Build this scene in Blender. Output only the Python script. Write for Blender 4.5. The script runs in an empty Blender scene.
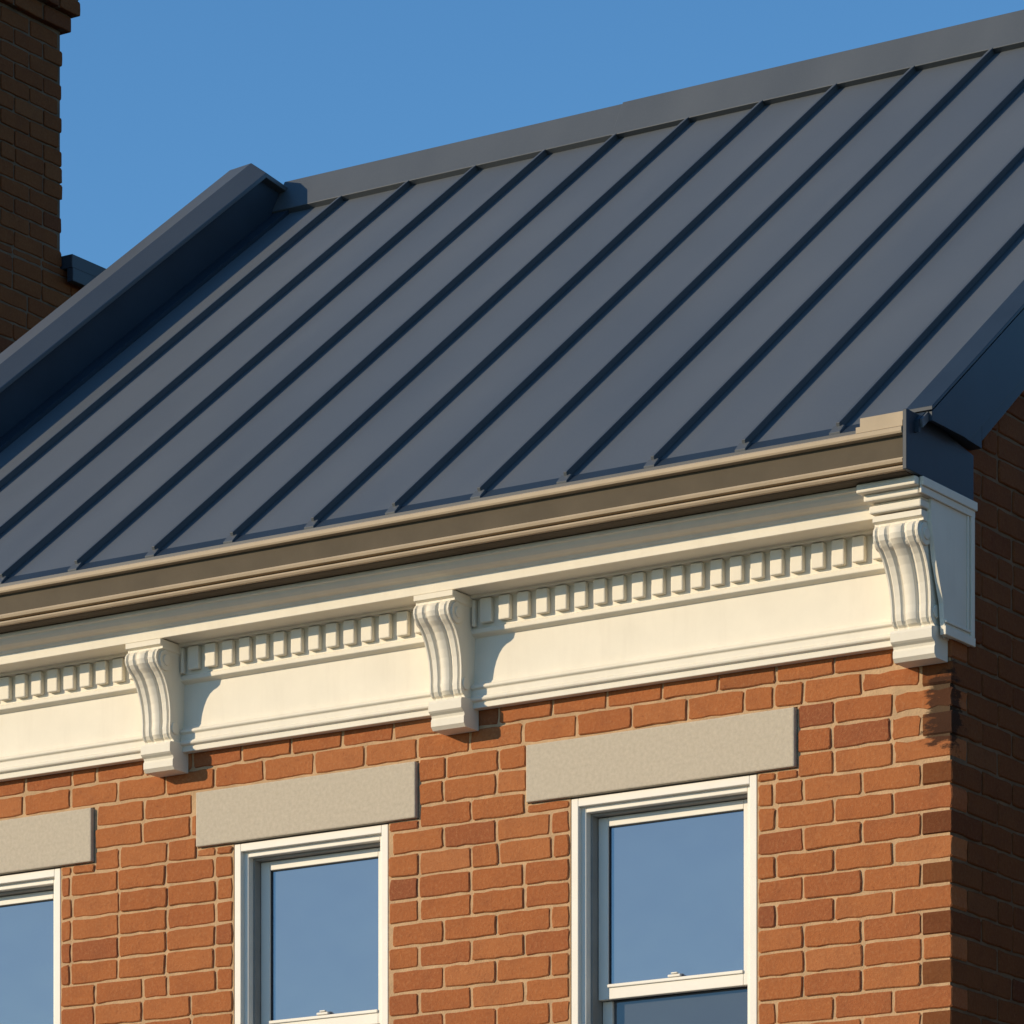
import bpy, math, random
from mathutils import Vector, noise
random.seed(7)
sc=bpy.context.scene
COL=sc.collection

# ------------------------------------------------------------ materials
def newmat(name):
    m=bpy.data.materials.new(name); m.use_nodes=True
    nt=m.node_tree; b=nt.nodes["Principled BSDF"]
    return m,nt,b
def N(nt,t,**kw):
    n=nt.nodes.new(t)
    for k,v in kw.items():
        if hasattr(n,k): setattr(n,k,v)
        else: n.inputs[k].default_value=v
    return n
def ramp(nt,fac,stops):
    r=nt.nodes.new("ShaderNodeValToRGB"); e=r.color_ramp.elements
    while len(e)<len(stops): e.new(0.5)
    for i,(p,c) in enumerate(stops):
        e[i].position=p; e[i].color=(*c,1)
    nt.links.new(fac,r.inputs[0]); return r.outputs[0]
def mixc(nt,fac,a,b,mode='MIX'):
    n=nt.nodes.new("ShaderNodeMix"); n.data_type='RGBA'; n.blend_type=mode
    for s,v in ((n.inputs[0],fac),(n.inputs[6],a),(n.inputs[7],b)):
        if isinstance(v,bpy.types.NodeSocket): nt.links.new(v,s)
        elif isinstance(v,(int,float)): s.default_value=v
        else: s.default_value=(*v,1)
    return n.outputs[2]
def coords(nt,scale=(1,1,1)):
    g=nt.nodes.new("ShaderNodeNewGeometry")
    m=nt.nodes.new("ShaderNodeMapping"); m.inputs['Scale'].default_value=scale
    nt.links.new(g.outputs['Position'],m.inputs[0]); return m.outputs[0]
def noisef(nt,vec,scale,detail=4,rough=.6):
    n=nt.nodes.new("ShaderNodeTexNoise"); n.inputs['Scale'].default_value=scale
    n.inputs['Detail'].default_value=detail; n.inputs['Roughness'].default_value=rough
    nt.links.new(vec,n.inputs['Vector']); return n.outputs[0]
def bump(nt,b,h,strength,dist,prev=None):
    n=nt.nodes.new("ShaderNodeBump"); n.inputs['Strength'].default_value=strength
    n.inputs['Distance'].default_value=dist
    nt.links.new(h,n.inputs['Height'])
    if prev: nt.links.new(prev,n.inputs['Normal'])
    nt.links.new(n.outputs[0],b.inputs['Normal']); return n.outputs[0]
def math2(nt,op,a,b=None,clamp=False):
    n=nt.nodes.new("ShaderNodeMath"); n.operation=op; n.use_clamp=clamp
    for i,v in enumerate((a,b)):
        if v is None: continue
        if isinstance(v,bpy.types.NodeSocket): nt.links.new(v,n.inputs[i])
        else: n.inputs[i].default_value=v
    return n.outputs[0]
def damp_mask(nt):
    """weather stain on the quoin under the cornice end: ragged, bedded in courses"""
    g=nt.nodes.new("ShaderNodeNewGeometry")
    s=nt.nodes.new("ShaderNodeVectorMath"); s.operation='SUBTRACT'; s.inputs[1].default_value=(-.01,0,5.70)
    nt.links.new(g.outputs['Position'],s.inputs[0])
    m=nt.nodes.new("ShaderNodeVectorMath"); m.operation='MULTIPLY'; m.inputs[1].default_value=(6.0,8.0,4.2)
    nt.links.new(s.outputs[0],m.inputs[0])
    l=nt.nodes.new("ShaderNodeVectorMath"); l.operation='LENGTH'; nt.links.new(m.outputs[0],l.inputs[0])
    fall=math2(nt,'SUBTRACT',1.0,l.outputs['Value'])
    v=coords(nt,(10,10,30)); n=noisef(nt,v,1.0,5,.65)
    x=math2(nt,'ADD',math2(nt,'MULTIPLY',fall,.45),n)
    r=ramp(nt,x,[(.60,(0,0,0)),(.70,(.88,.88,.88))])
    return r

def brick_mat(name,dark=1.0,damp=False):
    m,nt,b=newmat(name)
    at=nt.nodes.new("ShaderNodeAttribute"); at.attribute_name="tone"
    sx=nt.nodes.new("ShaderNodeSeparateColor"); nt.links.new(at.outputs['Color'],sx.inputs[0])
    d=dark
    c=ramp(nt,sx.outputs[0],[(0,(.24*d,.078*d,.034*d)),(.3,(.305*d,.100*d,.037*d)),(.55,(.335*d,.115*d,.040*d)),(.8,(.355*d,.128*d,.046*d)),(1,(.375*d,.146*d,.058*d))])
    v=coords(nt)
    n1=noisef(nt,v,9,5,.65); n2=noisef(nt,v,70,4,.7); n3=noisef(nt,v,260,2,.6)
    c=mixc(nt,ramp(nt,n1,[(.45,(0,0,0)),(.8,(.42,.42,.42))]),c,(.18*d,.064*d,.032*d))
    c=mixc(nt,ramp(nt,n2,[(.50,(0,0,0)),(.75,(.42,.42,.42))]),c,(.44*d,.22*d,.10*d))
    c=mixc(nt,ramp(nt,n2,[(.26,(.5,.5,.5)),(.42,(0,0,0))]),c,(.12*d,.045*d,.028*d))
    c=mixc(nt,sx.outputs[1],c,(.035,.022,.018))
    if damp: c=mixc(nt,damp_mask(nt),c,(.035,.018,.012))
    nt.links.new(c,b.inputs['Base Color']); b.inputs['Roughness'].default_value=.92
    b.inputs['Specular IOR Level'].default_value=.12
    p=bump(nt,b,n2,.5,.006); bump(nt,b,n3,.45,.003,p)
    return m
def simple(name,col,var=.15,rough=.8,ns=12,bs=.2,bd=.003,metal=0,spec=.5,bscale=120,stain=None,damp=False):
    m,nt,b=newmat(name); v=coords(nt)
    n1=noisef(nt,v,ns,5,.6); n2=noisef(nt,v,bscale,3,.6)
    lo=tuple(x*(1-var) for x in col); hi=tuple(min(1,x*(1+var)) for x in col)
    c=ramp(nt,n1,[(.3,lo),(.7,hi)])
    if stain:
        vs=coords(nt,(9,9,1.2)); n3=noisef(nt,vs,1.6,5,.65)
        c=mixc(nt,ramp(nt,n3,[(.5,(0,0,0)),(.78,(stain[1],)*3)]),c,stain[0])
    if damp: c=mixc(nt,damp_mask(nt),c,(.03,.018,.012))
    nt.links.new(c,b.inputs['Base Color'])
    b.inputs['Roughness'].default_value=rough; b.inputs['Metallic'].default_value=metal
    b.inputs['Specular IOR Level'].default_value=spec
    if bs: bump(nt,b,n2,bs,bd)
    return m
M_brick=brick_mat("brick",1.05,True)
M_brickside=brick_mat("brick_side_shade",.5,True)  # facade brick darkened: the side wall's shade is put into the colour
M_brick2=brick_mat("brick_shade_toned",.42)  # brick darkened for the chimney and neighbours, shade of their side faces in the colour
M_mortar=simple("mortar",(.47,.31,.175),.16,.95,14,.6,.005,spec=.1,damp=True)
M_mortarside=simple("mortar_side_shade",(.18,.12,.075),.25,.95,8,.6,.006,spec=.1,damp=True)  # facade mortar darkened to match, side shade held in the colour
M_mortar2=simple("dark_mortar",(.12,.085,.06),.3,.95,8,.6,.006,spec=.1)  # mortar darkened to go with the neighbour brick
M_lint=simple("limestone",(.475,.415,.325),.09,.9,60,.45,.003,bscale=210,spec=.1)
M_white=simple("cream_paint",(.735,.685,.575),.035,.6,5,.12,.003,stain=((.5,.44,.35),.15),bscale=45,spec=.2)
M_vinyl=simple("window_paint",(.76,.72,.64),.03,.5,6,0,spec=.25)
M_jamb=simple("jamb_shade",(.27,.26,.24),.1,.7,6,0,spec=.2)  # gray jamb strip: shade of the window reveal put into the colour
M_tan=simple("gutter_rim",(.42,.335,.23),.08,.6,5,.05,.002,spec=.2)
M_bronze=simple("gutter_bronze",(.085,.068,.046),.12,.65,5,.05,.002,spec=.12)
M_navy=simple("navy_trim",(.022,.034,.050),.12,.5,3,.05,.002,spec=.3)
M_dark=simple("interior",(.02,.02,.022),.2,.9,3,0)
M_seal=simple("sealant",(.03,.03,.03),.2,.8,3,0)
def roofmat(name,k):
    m,nt,b=newmat(name)
    v=coords(nt,(1,.25,.25)); n1=noisef(nt,v,2.2,4,.55); v2=coords(nt); n2=noisef(nt,v2,1.1,2,.5); n3=noisef(nt,v2,300,2,.5)
    n4=noisef(nt,v2,110,3,.7)
    c=ramp(nt,n1,[(.3,(.074*k,.085*k,.096*k)),(.7,(.090*k,.102*k,.114*k))])
    c=mixc(nt,ramp(nt,n4,[(.45,(0,0,0)),(.8,(.35,.35,.35))]),c,(.115*k,.122*k,.13*k))
    nt.links.new(c,b.inputs['Base Color']); b.inputs['Specular IOR Level'].default_value=.32
    r=nt.nodes.new("ShaderNodeMapRange"); nt.links.new(n1,r.inputs[0]); r.inputs[3].default_value=.38; r.inputs[4].default_value=.55
    nt.links.new(r.outputs[0],b.inputs['Roughness'])
    p=bump(nt,b,n2,.3,.025); bump(nt,b,n3,.08,.001,p)
    return m
M_roof=roofmat("painted_steel_roof",1.14)
M_cap=roofmat("painted_steel_trim",.95)
def glass(name,refl,tint,base):
    m,nt,b=newmat(name)
    out=nt.nodes["Material Output"]
    gl=N(nt,"ShaderNodeBsdfGlossy"); gl.inputs['Color'].default_value=(*tint,1); gl.inputs['Roughness'].default_value=.02
    b.inputs['Base Color'].default_value=(*base,1); b.inputs['Roughness'].default_value=.6; b.inputs['Specular IOR Level'].default_value=.1
    v=coords(nt); n=noisef(nt,v,2.5,2,.5); bp=nt.nodes.new("ShaderNodeBump"); bp.inputs['Strength'].default_value=.12; bp.inputs['Distance'].default_value=.03
    nt.links.new(n,bp.inputs['Height']); nt.links.new(bp.outputs[0],gl.inputs['Normal'])
    mx=N(nt,"ShaderNodeMixShader"); mx.inputs[0].default_value=refl
    nt.links.new(b.outputs[0],mx.inputs[1]); nt.links.new(gl.outputs[0],mx.inputs[2]); nt.links.new(mx.outputs[0],out.inputs[0])
    return m
M_glass=glass("reflective_glass",.36,(.46,.47,.50),(.10,.132,.185))
M_glass2=glass("screened_glass",.2,(.3,.34,.38),(.05,.06,.075))

# ------------------------------------------------------------ mesh helpers
def empty(name,loc=(0,0,0)):
    o=bpy.data.objects.new(name,None); COL.objects.link(o); o.location=loc; return o
def mk(name,vs,fs,mat,parent=None,smooth=False,mats=None,mi=None,bev=0,seg=2):
    me=bpy.data.meshes.new(name); me.from_pydata(vs,[],fs); me.update()
    for mm in (mats or [mat]): me.materials.append(mm)
    if mi:
        for p,i in zip(me.polygons,mi): p.material_index=i
    import bmesh
    bm=bmesh.new(); bm.from_mesh(me); bmesh.ops.recalc_face_normals(bm,faces=bm.faces); bm.to_mesh(me); bm.free()
    if smooth:
        for p in me.polygons: p.use_smooth=True
    o=bpy.data.objects.new(name,me); COL.objects.link(o)
    if parent: o.parent=parent
    if bev:
        md=o.modifiers.new("bevel",'BEVEL'); md.width=bev; md.segments=seg; md.limit_method='ANGLE'; md.angle_limit=math.radians(35); md.harden_normals=False
    return o
class Geo:
    def __init__(s): s.v=[]; s.f=[]; s.mi=[]
    def box(s,x0,x1,y0,y1,z0,z1,m=0):
        k=len(s.v)
        s.v+=[(x0,y0,z0),(x1,y0,z0),(x1,y1,z0),(x0,y1,z0),(x0,y0,z1),(x1,y0,z1),(x1,y1,z1),(x0,y1,z1)]
        for q in ((0,1,5,4),(1,2,6,5),(2,3,7,6),(3,0,4,7),(4,5,6,7),(3,2,1,0)):
            s.f.append(tuple(k+i for i in q)); s.mi.append(m)
    def prismx(s,pts,x0,x1,m=0,caps=True):
        k=len(s.v); n=len(pts)
        s.v+=[(x0,p[0],p[1]) for p in pts]+[(x1,p[0],p[1]) for p in pts]
        for i in range(n):
            j=(i+1)%n; s.f.append((k+i,k+j,k+n+j,k+n+i)); s.mi.append(m)
        if caps:
            s.f.append(tuple(k+i for i in range(n))); s.f.append(tuple(k+n+i for i in reversed(range(n)))); s.mi+=[m,m]
    def obj(s,name,mat,parent=None,**kw):
        return mk(name,s.v,s.f,mat,parent,mi=s.mi if 'mats' in kw else None,**kw)

# ------------------------------------------------------------ bricks
class Bricks:
    def __init__(s): s.v=[]; s.f=[]; s.t=[]
    def add(s,a0,a1,z0,z1,mapf,depth=.13,tone=None,stain=0,inset=0,rag=1):
        w=a1-a0;h=z1-z0
        if w<.02 or h<.015: return
        c=min(.007,w*.2,h*.2)
        j=lambda q=.0016:random.uniform(-q,q)
        na=max(1,int(w/.05))
        def ring(ins):
            pts=[]
            A0,A1,Z0,Z1=a0+ins,a1-ins,z0+ins,z1-ins
            for i in range(na+1):
                t=i/na; pts.append((A0+c+(A1-A0-2*c)*t,Z0))
            pts+= [(A1,Z0+c),(A1,(Z0+Z1)/2),(A1,Z1-c)]
            for i in range(na+1):
                t=1-i/na; pts.append((A0+c+(A1-A0-2*c)*t,Z1))
            pts+= [(A0,Z1-c),(A0,(Z0+Z1)/2),(A0,Z0+c)]
            return pts
        r0=ring(0); n=len(r0); jit=[(j(.0028*rag),j(.0028*rag)) for _ in range(n)]
        off=random.uniform(-.002,.0025)+inset
        tx=random.uniform(-.0015,.0015)
        k=len(s.v)
        for ri,(ins,d) in enumerate(((0,depth),(0,.0045+off),(.0045,off))):
            R=ring(ins)
            for (a,z),(ja,jz) in zip(R,jit):
                ex=0 if ri==0 else tx*(a-a0)/w*2+j(.0006)
                s.v.append(mapf(a+ja,d+ex,z+jz))
        nf=0
        for r in (0,1):
            for i in range(n):
                q=(i+1)%n
                s.f.append((k+r*n+i,k+r*n+q,k+(r+1)*n+q,k+(r+1)*n+i)); nf+=1
        s.f.append(tuple(k+2*n+i for i in range(n))); nf+=1
        t=tone if tone is not None else min(1,max(0,random.gauss(.58,.17)))
        if tone is None and random.random()<.035: t=random.uniform(0,.2)
        s.t+=[(t,stain)]*nf
    def obj(s,name,mat,parent):
        me=bpy.data.meshes.new(name); me.from_pydata(s.v,[],s.f)
        at=me.color_attributes.new("tone",'FLOAT_COLOR','CORNER')
        buf=[]
        for p in me.polygons:
            t,st=s.t[p.index]; buf+= [t,st,0,1]*p.loop_total
        at.data.foreach_set("color",buf)
        me.materials.append(mat)
        import bmesh
        bm=bmesh.new(); bm.from_mesh(me); bmesh.ops.recalc_face_normals(bm,faces=bm.faces); bm.to_mesh(me); bm.free()
        o=bpy.data.objects.new(name,me); COL.objects.link(o); o.parent=parent
        return o
P=.0985; JT=.0112; BL=.268; HB=.13
def lay(B,a_start,a_end,zbase,zt,mapf,holes=(),top=None,stainf=None,even_start=0,odd_start=HB+JT,phase=0):
    row=0; z=zbase
    while z<zt-.02:
        z1=min(z+P-JT,zt)
        odd=(row+phase)%2
        a=a_start+(odd_start if odd else even_start)
        while a<a_end-.03:
            L=BL-JT
            if random.random()<.06: L=HB-.004
            b=min(a+L,a_end)
            segs=[(a,b,z,z1)]
            for (h0,h1,hz0,hz1) in holes:
                ns=[]
                for (p,q,c,d) in segs:
                    if q<=h0+.001 or p>=h1-.001 or d<=hz0+.001 or c>=hz1-.001: ns.append((p,q,c,d)); continue
                    if p<h0: ns.append((p,h0-.006,c,d))
                    if q>h1: ns.append((h1+.006,q,c,d))
                    pp,qq=max(p,h0),min(q,h1)
                    if c<hz0: ns.append((pp,qq,c,hz0-.006))
                    if d>hz1: ns.append((pp,qq,hz1+.006,d))
                segs=ns
            for sg in segs:
                p,q,c,d=sg
                if top:
                    if d>min(top(p),top(q)):
                        m=4
                        for i in range(m):
                            pp=p+(q-p)*i/m; qq=p+(q-p)*(i+1)/m
                            if d<=min(top(pp),top(qq)): B.add(pp,qq,c,d,mapf)
                        continue
                if stainf and p<.16 and 5.5<c<5.86:
                    B.add(p+random.uniform(.0,.012),q,c+random.uniform(.002,.012),d-random.uniform(.002,.014),mapf,stain=0,inset=random.uniform(0,.006),rag=2.2)
                    continue
                B.add(p,q,c,d,mapf,stain=stainf(p,q,c) if stainf else 0)
            a=b+JT
        z+=P; row+=1

house=empty("brick_house")
XL=-6.05; YB=7.2
WZ0,WZ1=3.92,5.555; LZ0,LZ1=5.555,5.802
wins=[(-1.784,-.887),(-3.524,-2.702),(-5.34,-4.486)]
lints=[(-1.996,-.701),(-3.72,-2.547),(-5.53,-4.294)]
sills=[(a-.08,b+.08) for a,b in wins]
LW0,LW1=1.05,2.85
holes=[]
for (a,b),(c,d) in zip(wins,lints):
    holes+= [(-b,-a,WZ0,WZ1+.02),(-d,-c,LZ0,LZ1),(-b-.08,-a+.08,WZ0-.13,WZ0)]
lowwins=[(-1.784,-.887),(-3.524,-2.702)]
for (a,b) in lowwins: holes+= [(-b,-a,LW0,LW1+.02),(-b-.15,-a+.15,LW1,LW1+.245),(-b-.08,-a+.08,LW0-.13,LW0)]
holes.append((4.45,5.4,.0,2.5)); holes.append((4.3,5.55,2.5,2.745))
def fstain(p,q,z):
    s=0
    if p<.4 and 5.5<z<5.9 and random.random()<.3: s=random.uniform(.1,.3)
    elif z>5.86 and random.random()<.3: s=random.uniform(.1,.3)
    return s
B=Bricks()
lay(B,0,-XL,0,5.985,lambda a,d,z:(-a,d,z),holes,stainf=fstain)
B.obj("facade_bricks",M_brick,house)
roofz=lambda y: 6.79+.7673*(y+.3)
RY=3.6
def gz(y): return (roofz(y) if y<RY else roofz(2*RY-y))
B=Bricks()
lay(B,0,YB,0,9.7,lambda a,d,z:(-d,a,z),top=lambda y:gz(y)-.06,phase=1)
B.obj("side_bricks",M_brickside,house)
xs=sorted(set([XL,-.012]+[-h for hh in holes for h in hh[:2]])); zs=sorted(set([0,6.6]+[h for hh in holes for h in hh[2:]]))
G=Geo()
for i in range(len(xs)-1):
    run=None
    for k in range(len(zs)-1):
        cx=(xs[i]+xs[i+1])/2; cz=(zs[k]+zs[k+1])/2
        if any(-h[1]<cx<-h[0] and h[2]<cz<h[3] for h in holes):
            if run: G.box(xs[i],xs[i+1],.0065,.25,run[0],run[1]); run=None
        else: run=(run[0] if run else zs[k],zs[k+1])
    if run: G.box(xs[i],xs[i+1],.0065,.25,run[0],run[1])
G.obj("mortar_bed",M_mortar,house)
G=Geo()
prof=[(.012,0),(YB,0),(YB,gz(YB)-.05),(RY,gz(RY)-.05),(.012,gz(.012)-.05)]
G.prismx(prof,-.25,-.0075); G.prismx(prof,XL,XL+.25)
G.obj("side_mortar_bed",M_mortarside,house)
G=Geo(); G.box(XL+.26,-.26,.45,.5,0,6.6); G.box(XL+.26,-.26,YB-.2,YB,0,6.6); G.obj("inner_wall",M_dark,house)

# lintels and sills
G=Geo()
for a,b in lints: G.box(a+.004,b-.004,-.016,.2,LZ0+.003,LZ1-.004)
for a,b in lowwins: G.box(a-.146,b+.146,-.016,.2,LW1+.003,LW1+.241)
G.box(-5.546,-4.304,-.016,.2,2.503,2.741)
o=G.obj("stone_lintels",M_lint,house,bev=.006)
G=Geo()
for a,b in sills: G.box(a+.004,b-.004,-.05,.2,WZ0-.126,WZ0-.004)
for a,b in lowwins: G.box(a-.076,b+.076,-.05,.2,LW0-.126,LW0-.004)
G.obj("stone_sills",M_lint,house,bev=.006)

# windows
def window(x0,x1,z0,z1,name):
    G=Geo()
    for (ins,w,y0,y1) in ((0.004,.034,.006,.17),(.036,.026,.030,.17)):
        a,b_,t,bt=x0+ins,x1-ins,z1-ins,z0+.004
        G.box(a,a+w,y0,y1,bt,t); G.box(b_-w,b_,y0,y1,bt,t); G.box(a+w,b_-w,y0,y1,t-w,t)
    G.box(x0+.062,x1-.062,.03,.17,z0+.004,z0+.05)
    G.obj(name+"_casing",M_vinyl,house,bev=.003)
    a,b_,t=x0+.062,x1-.062,z1-.062
    G=Geo()
    G.box(a+.0005,a+.010,.065,.17,z0+.05,t); G.box(b_-.010,b_-.0005,.065,.17,z0+.05,t); G.box(a+.011,b_-.011,.065,.17,t-.010,t-.0005)
    G.obj(name+"_jamb_shade",M_jamb,house)  # thin strips coloured gray for the shade inside the reveal
    a+=.013;b_-=.013;t-=.013
    zm=z1-.773
    G=Geo()
    s=.048
    G.box(a,a+s,.104,.135,zm-.06,t); G.box(b_-s,b_,.104,.135,zm-.06,t); G.box(a+s,b_-s,.104,.135,t-s*.8,t); G.box(a+s,b_-s,.104,.135,zm-.06,zm)
    G.box(a+s,b_-s,.096,.1035,zm-.012,zm+.002)
    G.box(a,a+s,.138,.17,z0+.05,zm-.062); G.box(b_-s,b_,.138,.17,z0+.05,zm-.062); G.box(a+s,b_-s,.138,.17,z0+.05,z0+.13)
    cx=(a+b_)/2
    G.box(cx-.03,cx+.03,.092,.108,zm+.003,zm+.014); G.box(cx-.012,cx+.018,.088,.104,zm+.015,zm+.022)
    G.obj(name+"_sashes",M_vinyl,house,bev=.003)
    G=Geo()
    g=.004
    for (p,q,r,u) in ((a+s,a+s+g,zm,t-s*.8),(b_-s-g,b_-s,zm,t-s*.8)): G.box(p,q,.112,.118,r,u)
    G.box(a+s+g,b_-s-g,.112,.118,t-s*.8-g,t-s*.8)
    G.obj(name+"_gasket",M_seal,house)
    G=Geo(); G.box(a+s-.005,b_-s+.005,.119,.123,zm-.005,t-s*.8+.005); G.obj(name+"_upper_glass",M_glass,house)
    G=Geo(); G.box(a+s-.005,b_-s+.005,.152,.156,z0+.12,zm-.03); G.obj(name+"_lower_glass",M_glass2,house)
for i,(a,b) in enumerate(wins): window(a,b,WZ0,WZ1,"upper_window_%d"%(i+1))
for i,(a,b) in enumerate(lowwins): window(a,b,LW0,LW1,"ground_window_%d"%(i+1))
G=Geo(); G.box(-5.396,-4.454,.05,.2,.004,2.496); o=G.obj("door_frame",M_vinyl,house,bev=.004)
G=Geo(); G.box(-5.33,-4.52,.03,.049,.02,2.1)
for zz in (.2,1.15):
    G.box(-5.22,-4.97,.018,.029,zz,zz+.75); G.box(-4.88,-4.63,.018,.029,zz,zz+.75)
G.obj("front_door",M_navy,house,bev=.006)

# ------------------------------------------------------------ cornice
prof=[(.0,5.975),(-.042,5.975),(-.042,6.0)]
prof+=[(-.056,6.004),(-.06,6.012),(-.056,6.02),(-.048,6.024),(-.048,6.05),(-.058,6.056),(-.06,6.062),(-.054,6.07),(-.036,6.076),(-.03,6.09),
 (-.03,6.272),(-.05,6.278),(-.062,6.284),(-.062,6.302),(-.05,6.308),(-.05,6.425),(-.085,6.428),(-.085,6.44),(-.195,6.444),(-.195,6.44),(-.212,6.44),(-.214,6.482),
 (-.222,6.486),(-.228,6.494),(-.24,6.498),(-.252,6.5),(-.27,6.508),(-.282,6.52),(-.288,6.532),(-.30,6.534),(-.30,6.55),(0,6.55)]
G=Geo(); G.prismx(prof,XL,-.012)
G.obj("cornice_mouldings",M_white,house,bev=.0018,seg=1)
G=Geo()
brk=[(-3.935-1.525,.175),(-3.935,.175),(-2.41,.18),(-.21,.20)]
bays=[(XL+.02,brk[0][0])]+[(brk[i][0]+brk[i][1],brk[i+1][0]) for i in range(3)]
for (a,b) in bays:
    G.box(a+.004,a+.022,-.075,-.051,6.312,6.424); G.box(b-.022,b-.004,-.075,-.051,6.312,6.424)
    n=int((b-a-.06)/.09); pt=(b-a-.06)/n
    for i in range(n):
        x=a+.03+pt*(i+.5)+random.uniform(-.0015,.0015)
        G.box(x-.0285,x+.0285,-.077,-.051,6.322+random.uniform(-.001,.001),6.424)
G.obj("dentils",M_white,house,bev=.005)
def bracket(x0,w,name,big=1.0,dtop=.0):
    ctrl=[(-.222,6.436),(-.222,6.414),(-.205,6.408),(-.205,6.398),(-.222,6.392),(-.236,6.376),(-.240,6.356),(-.234,6.336),(-.218,6.318),(-.198,6.302),(-.178,6.28),(-.16,6.25),(-.146,6.215),(-.136,6.18),(-.130,6.14),(-.128,6.10),(-.130,6.07),(-.128,6.045),(-.118,6.03),(-.106,6.022),
          (-.104,6.012),(-.13,6.008),(-.134,5.998),(-.134,5.965),(-.126,5.958),(-.112,5.95),(-.108,5.94),(-.114,5.93),(-.114,5.905),(-.1,5.89)]
    nW=24
    vs=[];fs=[]
    def g(t,z):
        if z>6.40 or z<6.018: return 0
        e=1
        if z>6.385: e=(6.40-z)/.015
        if z<6.035: e=(z-6.018)/.017
        u=abs(t-.5)*2
        gr=max(0,1-abs(u-.36)/.10)
        gr2=max(0,1-abs(u-.82)/.07)
        return .014*e*max(gr**.7,gr2**.7*.7)-.006*e*(1 if u<.28 else 0)*math.cos(u/.28*math.pi/2)
    n=len(ctrl)
    for (y,z) in ctrl:
        k=max(0,min(1,(z-5.95)/.45)); ww=w*(.84+.16*k); xx0=x0+(w-ww)/2
        if z>6.395 : xx0=x0-.008; ww=w+.016
        if z<6.018: xx0=x0-.0+ w*.04; ww=w*.92
        yy=y*1.0 - (dtop*k)
        for i in range(nW+1):
            t=i/nW; vs.append((xx0+ww*t,yy+g(t,z),z))
    for r in range(n-1):
        for i in range(nW): k=r*(nW+1)+i; fs.append((k,k+1,k+nW+2,k+nW+1))
    k=len(vs)
    for r in range(n):
        a=vs[r*(nW+1)];b=vs[r*(nW+1)+nW]
        vs+=[(a[0],-.001,a[2]),(b[0],-.001,b[2])]
    for r in range(n-1):
        fs.append((r*(nW+1),(r+1)*(nW+1),k+2*(r+1),k+2*r)); fs.append((r*(nW+1)+nW,(r+1)*(nW+1)+nW,k+2*(r+1)+1,k+2*r+1))
    fs.append(tuple(range((n-1)*(nW+1),n*(nW+1)))+(k+2*(n-1)+1,k+2*(n-1)))
    fs.append(tuple(range(0,nW+1))+(k+1,k))
    o=mk(name,vs,fs,M_white,house)
    G=Geo()
    for (cy,cz,r) in ((-.178-dtop,6.35,.045),(-.178-dtop,6.35,.024),(-.095,6.07,.026)):
        m=20; e=.008 if r>.04 else (.014 if r<.025 else .006)
        pts=[(cy+r*math.cos(2*math.pi*i/m),cz+r*math.sin(2*math.pi*i/m)) for i in range(m)]
        ws=w*(.98 if cz>6.2 else .885); xc=x0+w/2
        G.prismx(pts,xc-ws/2-e,xc+ws/2+e)
    G.obj(name+"_scroll",M_white,house,bev=.003)
for i,(x,w) in enumerate(brk): bracket(x,w,"bracket_%d"%(i+1),dtop=.03 if i==3 else 0)
G=Geo()
G.box(-.226,.004,-.268,-.001,6.444,6.474); G.box(-.216,.001,-.255,-.001,6.4742,6.486); G.box(-.236,.008,-.295,-.001,6.4862,6.514); G.box(-.25,.012,-.33,-.001,6.5142,6.549)
G.obj("corner_cap_mouldings",M_white,house,bev=.007)
SY=.148
side=[(SY,5.98),(SY,6.546),(-.20,6.546),(-.20,6.40),(-.16,6.25),(-.10,6.1),(-.085,5.98)]
G=Geo()
G.prismx(side,-.006,.014)
G.obj("cornice_return",M_white,house)
G=Geo()
G.box(.0142,.024,SY-.024,SY+.004,6.01,6.49); G.box(.0142,.026,-.1,SY+.006,5.975,6.01); G.box(.0142,.022,-.09,SY-.024,6.025,6.037)
for (e,za,zb,yo) in ((.024,6.486,6.514,.006),(.032,6.5142,6.549,.012)):
    G.box(.0142,e,-.30,SY+yo,za,zb)
G.box(.0142,.020,SY-.05,SY-.038,6.037,6.486)
G.obj("return_mouldings",M_white,house,bev=.003)

# ------------------------------------------------------------ gutter
G=Geo()
G.prismx([(-.392,6.693),(-.414,6.695),(-.418,6.702),(-.418,6.716),(-.41,6.722),(-.38,6.722),(-.38,6.693)],XL,-.002,0)
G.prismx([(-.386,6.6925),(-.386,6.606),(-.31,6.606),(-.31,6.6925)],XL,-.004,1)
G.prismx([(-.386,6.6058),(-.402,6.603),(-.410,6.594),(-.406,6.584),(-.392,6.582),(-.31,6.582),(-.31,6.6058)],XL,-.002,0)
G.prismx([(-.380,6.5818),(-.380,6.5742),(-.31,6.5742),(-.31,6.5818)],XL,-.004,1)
G.prismx([(-.386,6.574),(-.400,6.572),(-.406,6.564),(-.400,6.556),(-.31,6.554),(-.31,6.574)],XL,-.002,0)
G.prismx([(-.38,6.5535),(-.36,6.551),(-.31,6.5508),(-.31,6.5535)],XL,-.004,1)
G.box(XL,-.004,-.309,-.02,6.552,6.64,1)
G.box(-.205,.0,-.412,-.28,6.7222,6.745,0); G.box(-.19,.0,-.405,-.3,6.7452,6.78,0)
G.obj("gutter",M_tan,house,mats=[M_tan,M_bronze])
G=Geo()
G.prismx([(-.414,6.5515),(SY+.0,6.5515),(SY+.0,6.735),(-.2,6.785),(-.414,6.785)],.0015,.020)
G.obj("eave_end_plate",M_navy,house,bev=.003)

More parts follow.
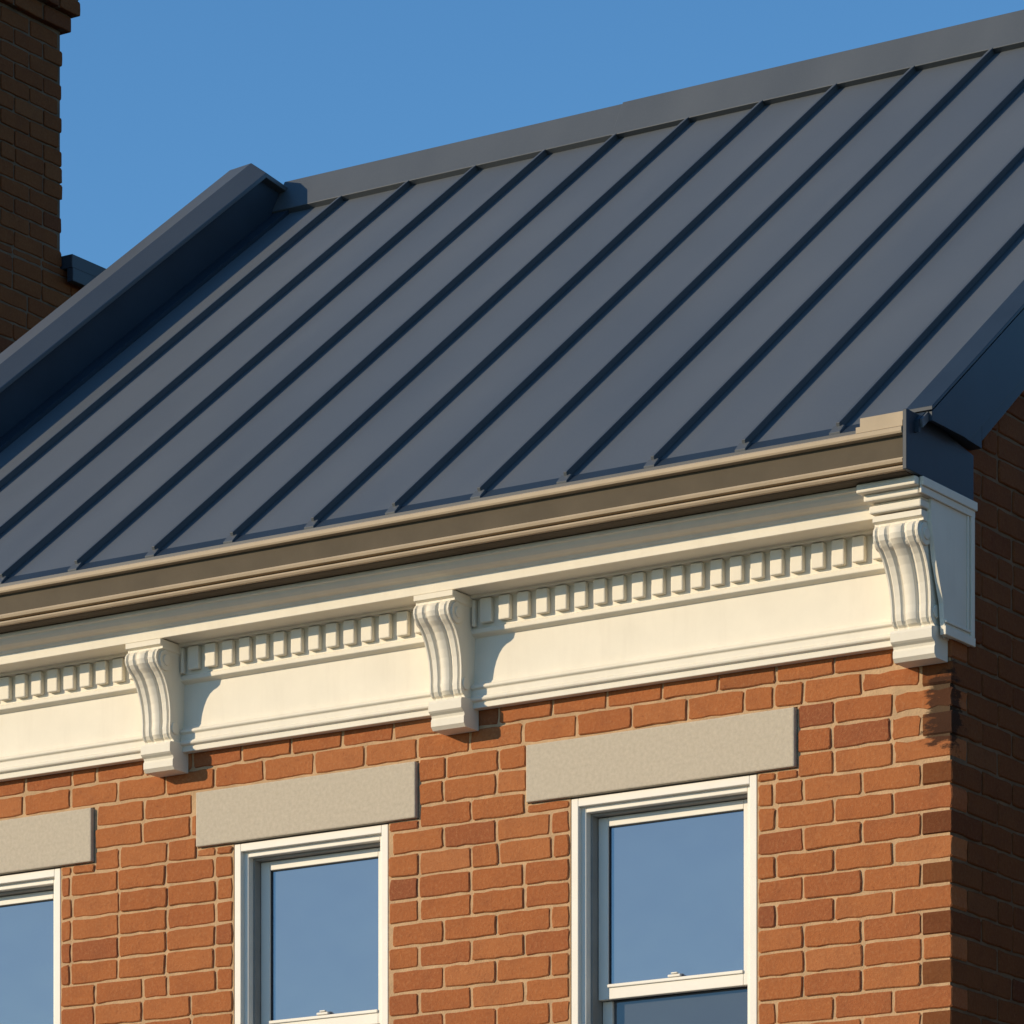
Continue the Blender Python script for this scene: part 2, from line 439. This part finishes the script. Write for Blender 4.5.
# ------------------------------------------------------------ roof
cu=Vector((0,math.cos(math.atan(.7673)),math.sin(math.atan(.7673))))
nu=Vector((0,-cu.z,cu.y))
def rp(y,h):
    return (y+nu.y*h, roofz(y)+nu.z*h)
G=Geo()
yE=-.345
pr=[rp(yE,0),rp(RY,0),(2*RY-yE,rp(yE,0)[1]),(2*RY-yE,rp(yE,0)[1]-.03),(RY,roofz(RY)-.03),(yE+.01,rp(yE,0)[1]-.03)]
G.prismx(pr,-5.9,.05)
G.obj("roof_panels",M_roof,house)
G=Geo()
G.prismx([rp(yE-.006,.003),rp(yE+.05,.003),rp(yE+.05,.0005),(yE,rp(yE,0)[1]-.05),(yE-.008,rp(yE,0)[1]-.05)],-5.83,.04)
G.obj("eave_flashing",M_navy,house)
seams=[-.336-.4221*i for i in range(13)]
G=Geo()
for x in seams:
    w=.008
    x+=random.uniform(-.004,.004)
    pr=[rp(yE+.03,.0),rp(RY-.05,.0),rp(RY-.05,.030),rp(yE+.035,.030)]
    G.prismx(pr,x-w,x+w)
    pr=[rp(yE+.03,.026),rp(RY-.05,.026),rp(RY-.05,.032),rp(yE+.03,.032)]
    G.prismx(pr,x+w+.0005,x+w+.005)
    G.prismx([rp(yE-.005,.001),rp(yE+.04,.001),rp(yE+.04,.016),rp(yE-.002,.010)],x-.025,x+.025)
G.obj("standing_seams",M_cap,house,bev=.0015,seg=1)
G=Geo()
def ridge(e=0):
    return [(3.50,9.69),(3.462-e,9.715-e),(3.575-e,9.905+e),(3.605,9.915+e),(3.66,9.905+e),(3.77+e,9.745),(3.77,9.70)]
G.prismx(ridge(0),-5.84,-3.73); G.prismx(ridge(.005),-3.731,.06)
G.obj("ridge_cap",M_cap,house,bev=.003)
G=Geo()
ya=-.29
p=[(ya,roofz(ya)+.0),(RY,roofz(RY)+.0),(2*RY-.04,roofz(.04)+.0),(2*RY-.04,roofz(.04)-.28),(RY,roofz(RY)-.28),(.02,roofz(.02)-.28),(-.02,6.76),(ya,6.76)]
G.prismx(p,.0505,.066)
p=[(ya-.01,roofz(ya)+.002),(RY,roofz(RY)+.006),(RY,roofz(RY)+.022),(ya-.01,roofz(ya)+.018)]
G.prismx(p,-.05,.072)
G.prismx([(.16,6.79),(RY,roofz(RY)-.25),(RY,roofz(RY)-.04),(.16,roofz(.16)-.04)],-.006,.05)
G.prismx([(-.28,6.7855),(.16,6.76),(.16,roofz(.16)-.04),(-.28,roofz(-.28)-.01)],-.006,.05)
G.obj("rake_fascia",M_navy,house,bev=.002)
# left parapet (metal clad)
G=Geo()
H=.345
def par(h,y0=-.4):
    return [(y0,roofz(y0)-.02),(y0,roofz(y0)+h),(3.36,roofz(3.36)+h),(3.62,roofz(3.36)+h-.03),(2*RY-y0,roofz(y0)+h),(2*RY-y0,roofz(y0)-.02),(RY,roofz(RY)-.02)]
G.prismx(par(H-.09),-6.04,-5.84,1)
cs=[(-6.04,.27),(-6.04,.345),(-5.90,.356),(-5.80,.285),(-5.80,.26),(-5.86,.25)]
path=[(-.42,),(3.36,),(3.62,),(7.62,)]
def pz(y): return roofz(y) if y<=3.36 else (roofz(3.36)-.03 if abs(y-3.62)<1e-6 else roofz(2*RY-y))
k=len(G.v)
for (y,) in path:
    for (x,h) in cs: G.v.append((x,y,pz(y)+h))
m=len(cs)
for r in range(len(path)-1):
    for i in range(m):
        j=(i+1)%m; G.f.append((k+r*m+i,k+r*m+j,k+(r+1)*m+j,k+(r+1)*m+i)); G.mi.append(0)
G.f.append(tuple(k+i for i in range(m))); G.f.append(tuple(k+3*m+i for i in range(m))); G.mi+=[0,0]
G.obj("parapet",M_cap,house,mats=[M_cap,M_navy],bev=.003)
G=Geo()
G.prismx([rp(yE,.001),rp(RY-.05,.001),rp(RY-.05,.02),rp(yE,.02)],-5.839,-5.74)
G.obj("base_flashing",M_navy,house)

# ------------------------------------------------------------ neighbouring house
nb=empty("brick_house")
NX=-8.6
B=Bricks()
top2=lambda y: 10.36 if y>3.6 else 10.36-(3.6-y)*.75
lay(B,0,9,5.2,10.36,lambda a,d,z:(NX-d,a,z),top=top2)
CH0,CH1=3.9,5.14
lay(B,CH0,CH1,10.37,11.76,lambda a,d,z:(NX+.004-d,a,z))
lay(B,CH0-.04,CH1+.04,11.76,11.76+P,lambda a,d,z:(NX+.04-d,a,z))
lay(B,CH0-.08,CH1+.08,11.76+P,12.5,lambda a,d,z:(NX+.08-d,a,z),phase=1)
for (yy,sg,ex) in ((CH0,1,0),(CH1,-1,0)):
    lay(B,.1,.9,10.37,11.76,lambda a,d,z:(NX-a,yy+sg*d,z))
    lay(B,.1,.9,11.76+P,12.5,lambda a,d,z:(NX-a+.08,yy-sg*.08+sg*d,z))
B.obj("neighbour_bricks",M_brick2,nb)
G=Geo()
G.prismx([(.012,0),(8.99,0),(8.99,10.35),(3.6,10.35),(.012,7.66)],-14,NX-.0075)
G.box(NX-.9,NX-.0045,CH0+.011,CH1-.011,10.3,11.76); G.box(NX-.93,NX+.03,CH0-.029,CH1+.029,11.761,11.76+P); G.box(NX-.93,NX+.069,CH0-.069,CH1+.069,11.761+P,12.51)
G.obj("neighbour_walls",M_mortar2,nb)
G=Geo(); G.box(-14.05,NX+.07,CH1+.012,9.08,10.36,10.44); G.box(NX+.03,NX+.075,CH1+.012,9.085,10.28,10.3595)
G.prismx([(-.1,7.62),(3.6,10.40),(CH0-.15,10.44),(CH0-.15,10.48),(3.58,10.46),(-.1,7.68)],-14.05,NX+.06)
G.obj("parapet_cap",M_navy,nb,bev=.004)
G=Geo(); G.box(NX-1,NX+.13,CH0-.14,CH1+.14,12.511,12.6); G.obj("chimney_cap",M_lint,nb,bev=.01)
G=Geo()
for x in (-13,-11.3,-9.9):
    for z in (1.1,4.0): G.box(x,x+.9,-.02,.0115,z,z+1.6,1); G.box(x-.05,x+.95,-.05,.0113,z-.12,z-.002,0); G.box(x-.1,x+1.0,-.04,.0113,z+1.602,z+1.84,0)
G.obj("neighbour_openings",M_lint,nb,mats=[M_lint,M_glass])

# ------------------------------------------------------------ unseen house added on the right to block sky light
rb=empty("brick_house")  # stands out of view, added to keep the side wall dark
RX=1.7
B=Bricks()
lay(B,0,6,0,7.4,lambda a,d,z:(RX+a,1.2+d,z),holes=[(.9,1.8,1.1,2.8),(.9,1.8,4.0,5.6),(3.4,4.3,1.1,2.8),(3.4,4.3,4.0,5.6)])
B.obj("sky_block_bricks",M_brick2,rb)
G=Geo(); G.box(RX+.01,RX+6,1.21,9,0,7.4,0)
for x in (RX+.9,RX+3.4):
    for z in (1.1,4.0):
        G.box(x+.07,x+.83,1.17,1.209,z+.07,z+(1.55 if z>2 else 1.65),1)
        G.box(x-.1,x+1.0,1.15,1.209,z+(1.6 if z>2 else 1.7)+.002,z+(1.84 if z>2 else 1.94),2); G.box(x-.05,x+.95,1.12,1.209,z-.12,z-.002,2)
G.obj("sky_block_walls",M_mortar2,rb,mats=[M_mortar2,M_glass,M_lint])
G=Geo(); G.box(RX-.08,RX+6.1,1.0,9.1,7.402,7.6); G.obj("sky_block_coping",M_lint,rb,bev=.01)

# ------------------------------------------------------------ ground
def sheet(name,x0,x1,y0,y1,z,mat):
    return mk(name,[(x0,y0,z),(x1,y0,z),(x1,y1,z),(x0,y1,z)],[(0,1,2,3)],mat)
M_ground=simple("grass_soil",(.07,.08,.04),.3,.95,2,.4,.02)
M_asph=simple("asphalt",(.05,.05,.052),.25,.9,3,.5,.008)
M_conc=simple("concrete",(.28,.26,.23),.12,.9,3,.4,.004)
M_line=simple("road_paint",(.7,.68,.6),.1,.8,3,.2,.002)
sheet("ground",-1500,1500,-1500,1500,0,M_ground)
sheet("road",-300,300,-12.5,-4,.004,M_asph)
G=Geo()
for i in range(40): G.box(-120+6*i,-117+6*i,-8.31,-8.19,.005,.008)
G.obj("road_marking",M_line,None)
G=Geo(); G.box(-300,300,-4,-.08,-.1,.13); G.box(-300,300,-4.15,-4.003,-.1,.12); G.obj("pavement",M_conc,None)
G=Geo(); G.box(-300,300,-17.5,-12.5,-.1,.13); G.obj("pavement",M_conc,None)

# ------------------------------------------------------------ light
EL=17.5; AZ=43.
sd=Vector((-math.sin(math.radians(AZ))*math.cos(math.radians(EL)),-math.cos(math.radians(AZ))*math.cos(math.radians(EL)),math.sin(math.radians(EL))))
L=bpy.data.lights.new("sun",'SUN'); L.energy=4.5; L.angle=math.radians(.5); L.color=(1,.81,.56)
lo=bpy.data.objects.new("sun",L); COL.objects.link(lo); lo.rotation_euler=sd.to_track_quat('Z','Y').to_euler(); lo.location=(-20,-20,20)
w=bpy.data.worlds.new("World"); sc.world=w; w.use_nodes=True; nt=w.node_tree
bg=nt.nodes["Background"]; sky=nt.nodes.new("ShaderNodeTexSky"); sky.sky_type='NISHITA'; sky.sun_disc=False
sky.sun_elevation=math.radians(EL); sky.sun_rotation=math.atan2(sd.x,sd.y)%(2*math.pi)
sky.air_density=1.0; sky.dust_density=0.0; sky.ozone_density=3.0; sky.altitude=300
hs=nt.nodes.new("ShaderNodeHueSaturation"); hs.inputs['Saturation'].default_value=1.2; hs.inputs['Value'].default_value=1.2
nt.links.new(sky.outputs[0],hs.inputs['Color']); nt.links.new(hs.outputs[0],bg.inputs[0]); bg.inputs[1].default_value=.145

# ------------------------------------------------------------ camera
cd=bpy.data.cameras.new("camera"); cam=bpy.data.objects.new("camera",cd); COL.objects.link(cam)
cd.sensor_width=36; cd.lens=4566/1024*36; cd.shift_y=(1750-512)/1024; cd.clip_end=5000
cam.location=(8.377,-16.026,1.6); cam.rotation_euler=(math.radians(90),0,math.radians(33.1))
sc.camera=cam
sc.view_settings.view_transform='Standard'; sc.view_settings.look='None'; sc.view_settings.exposure=0
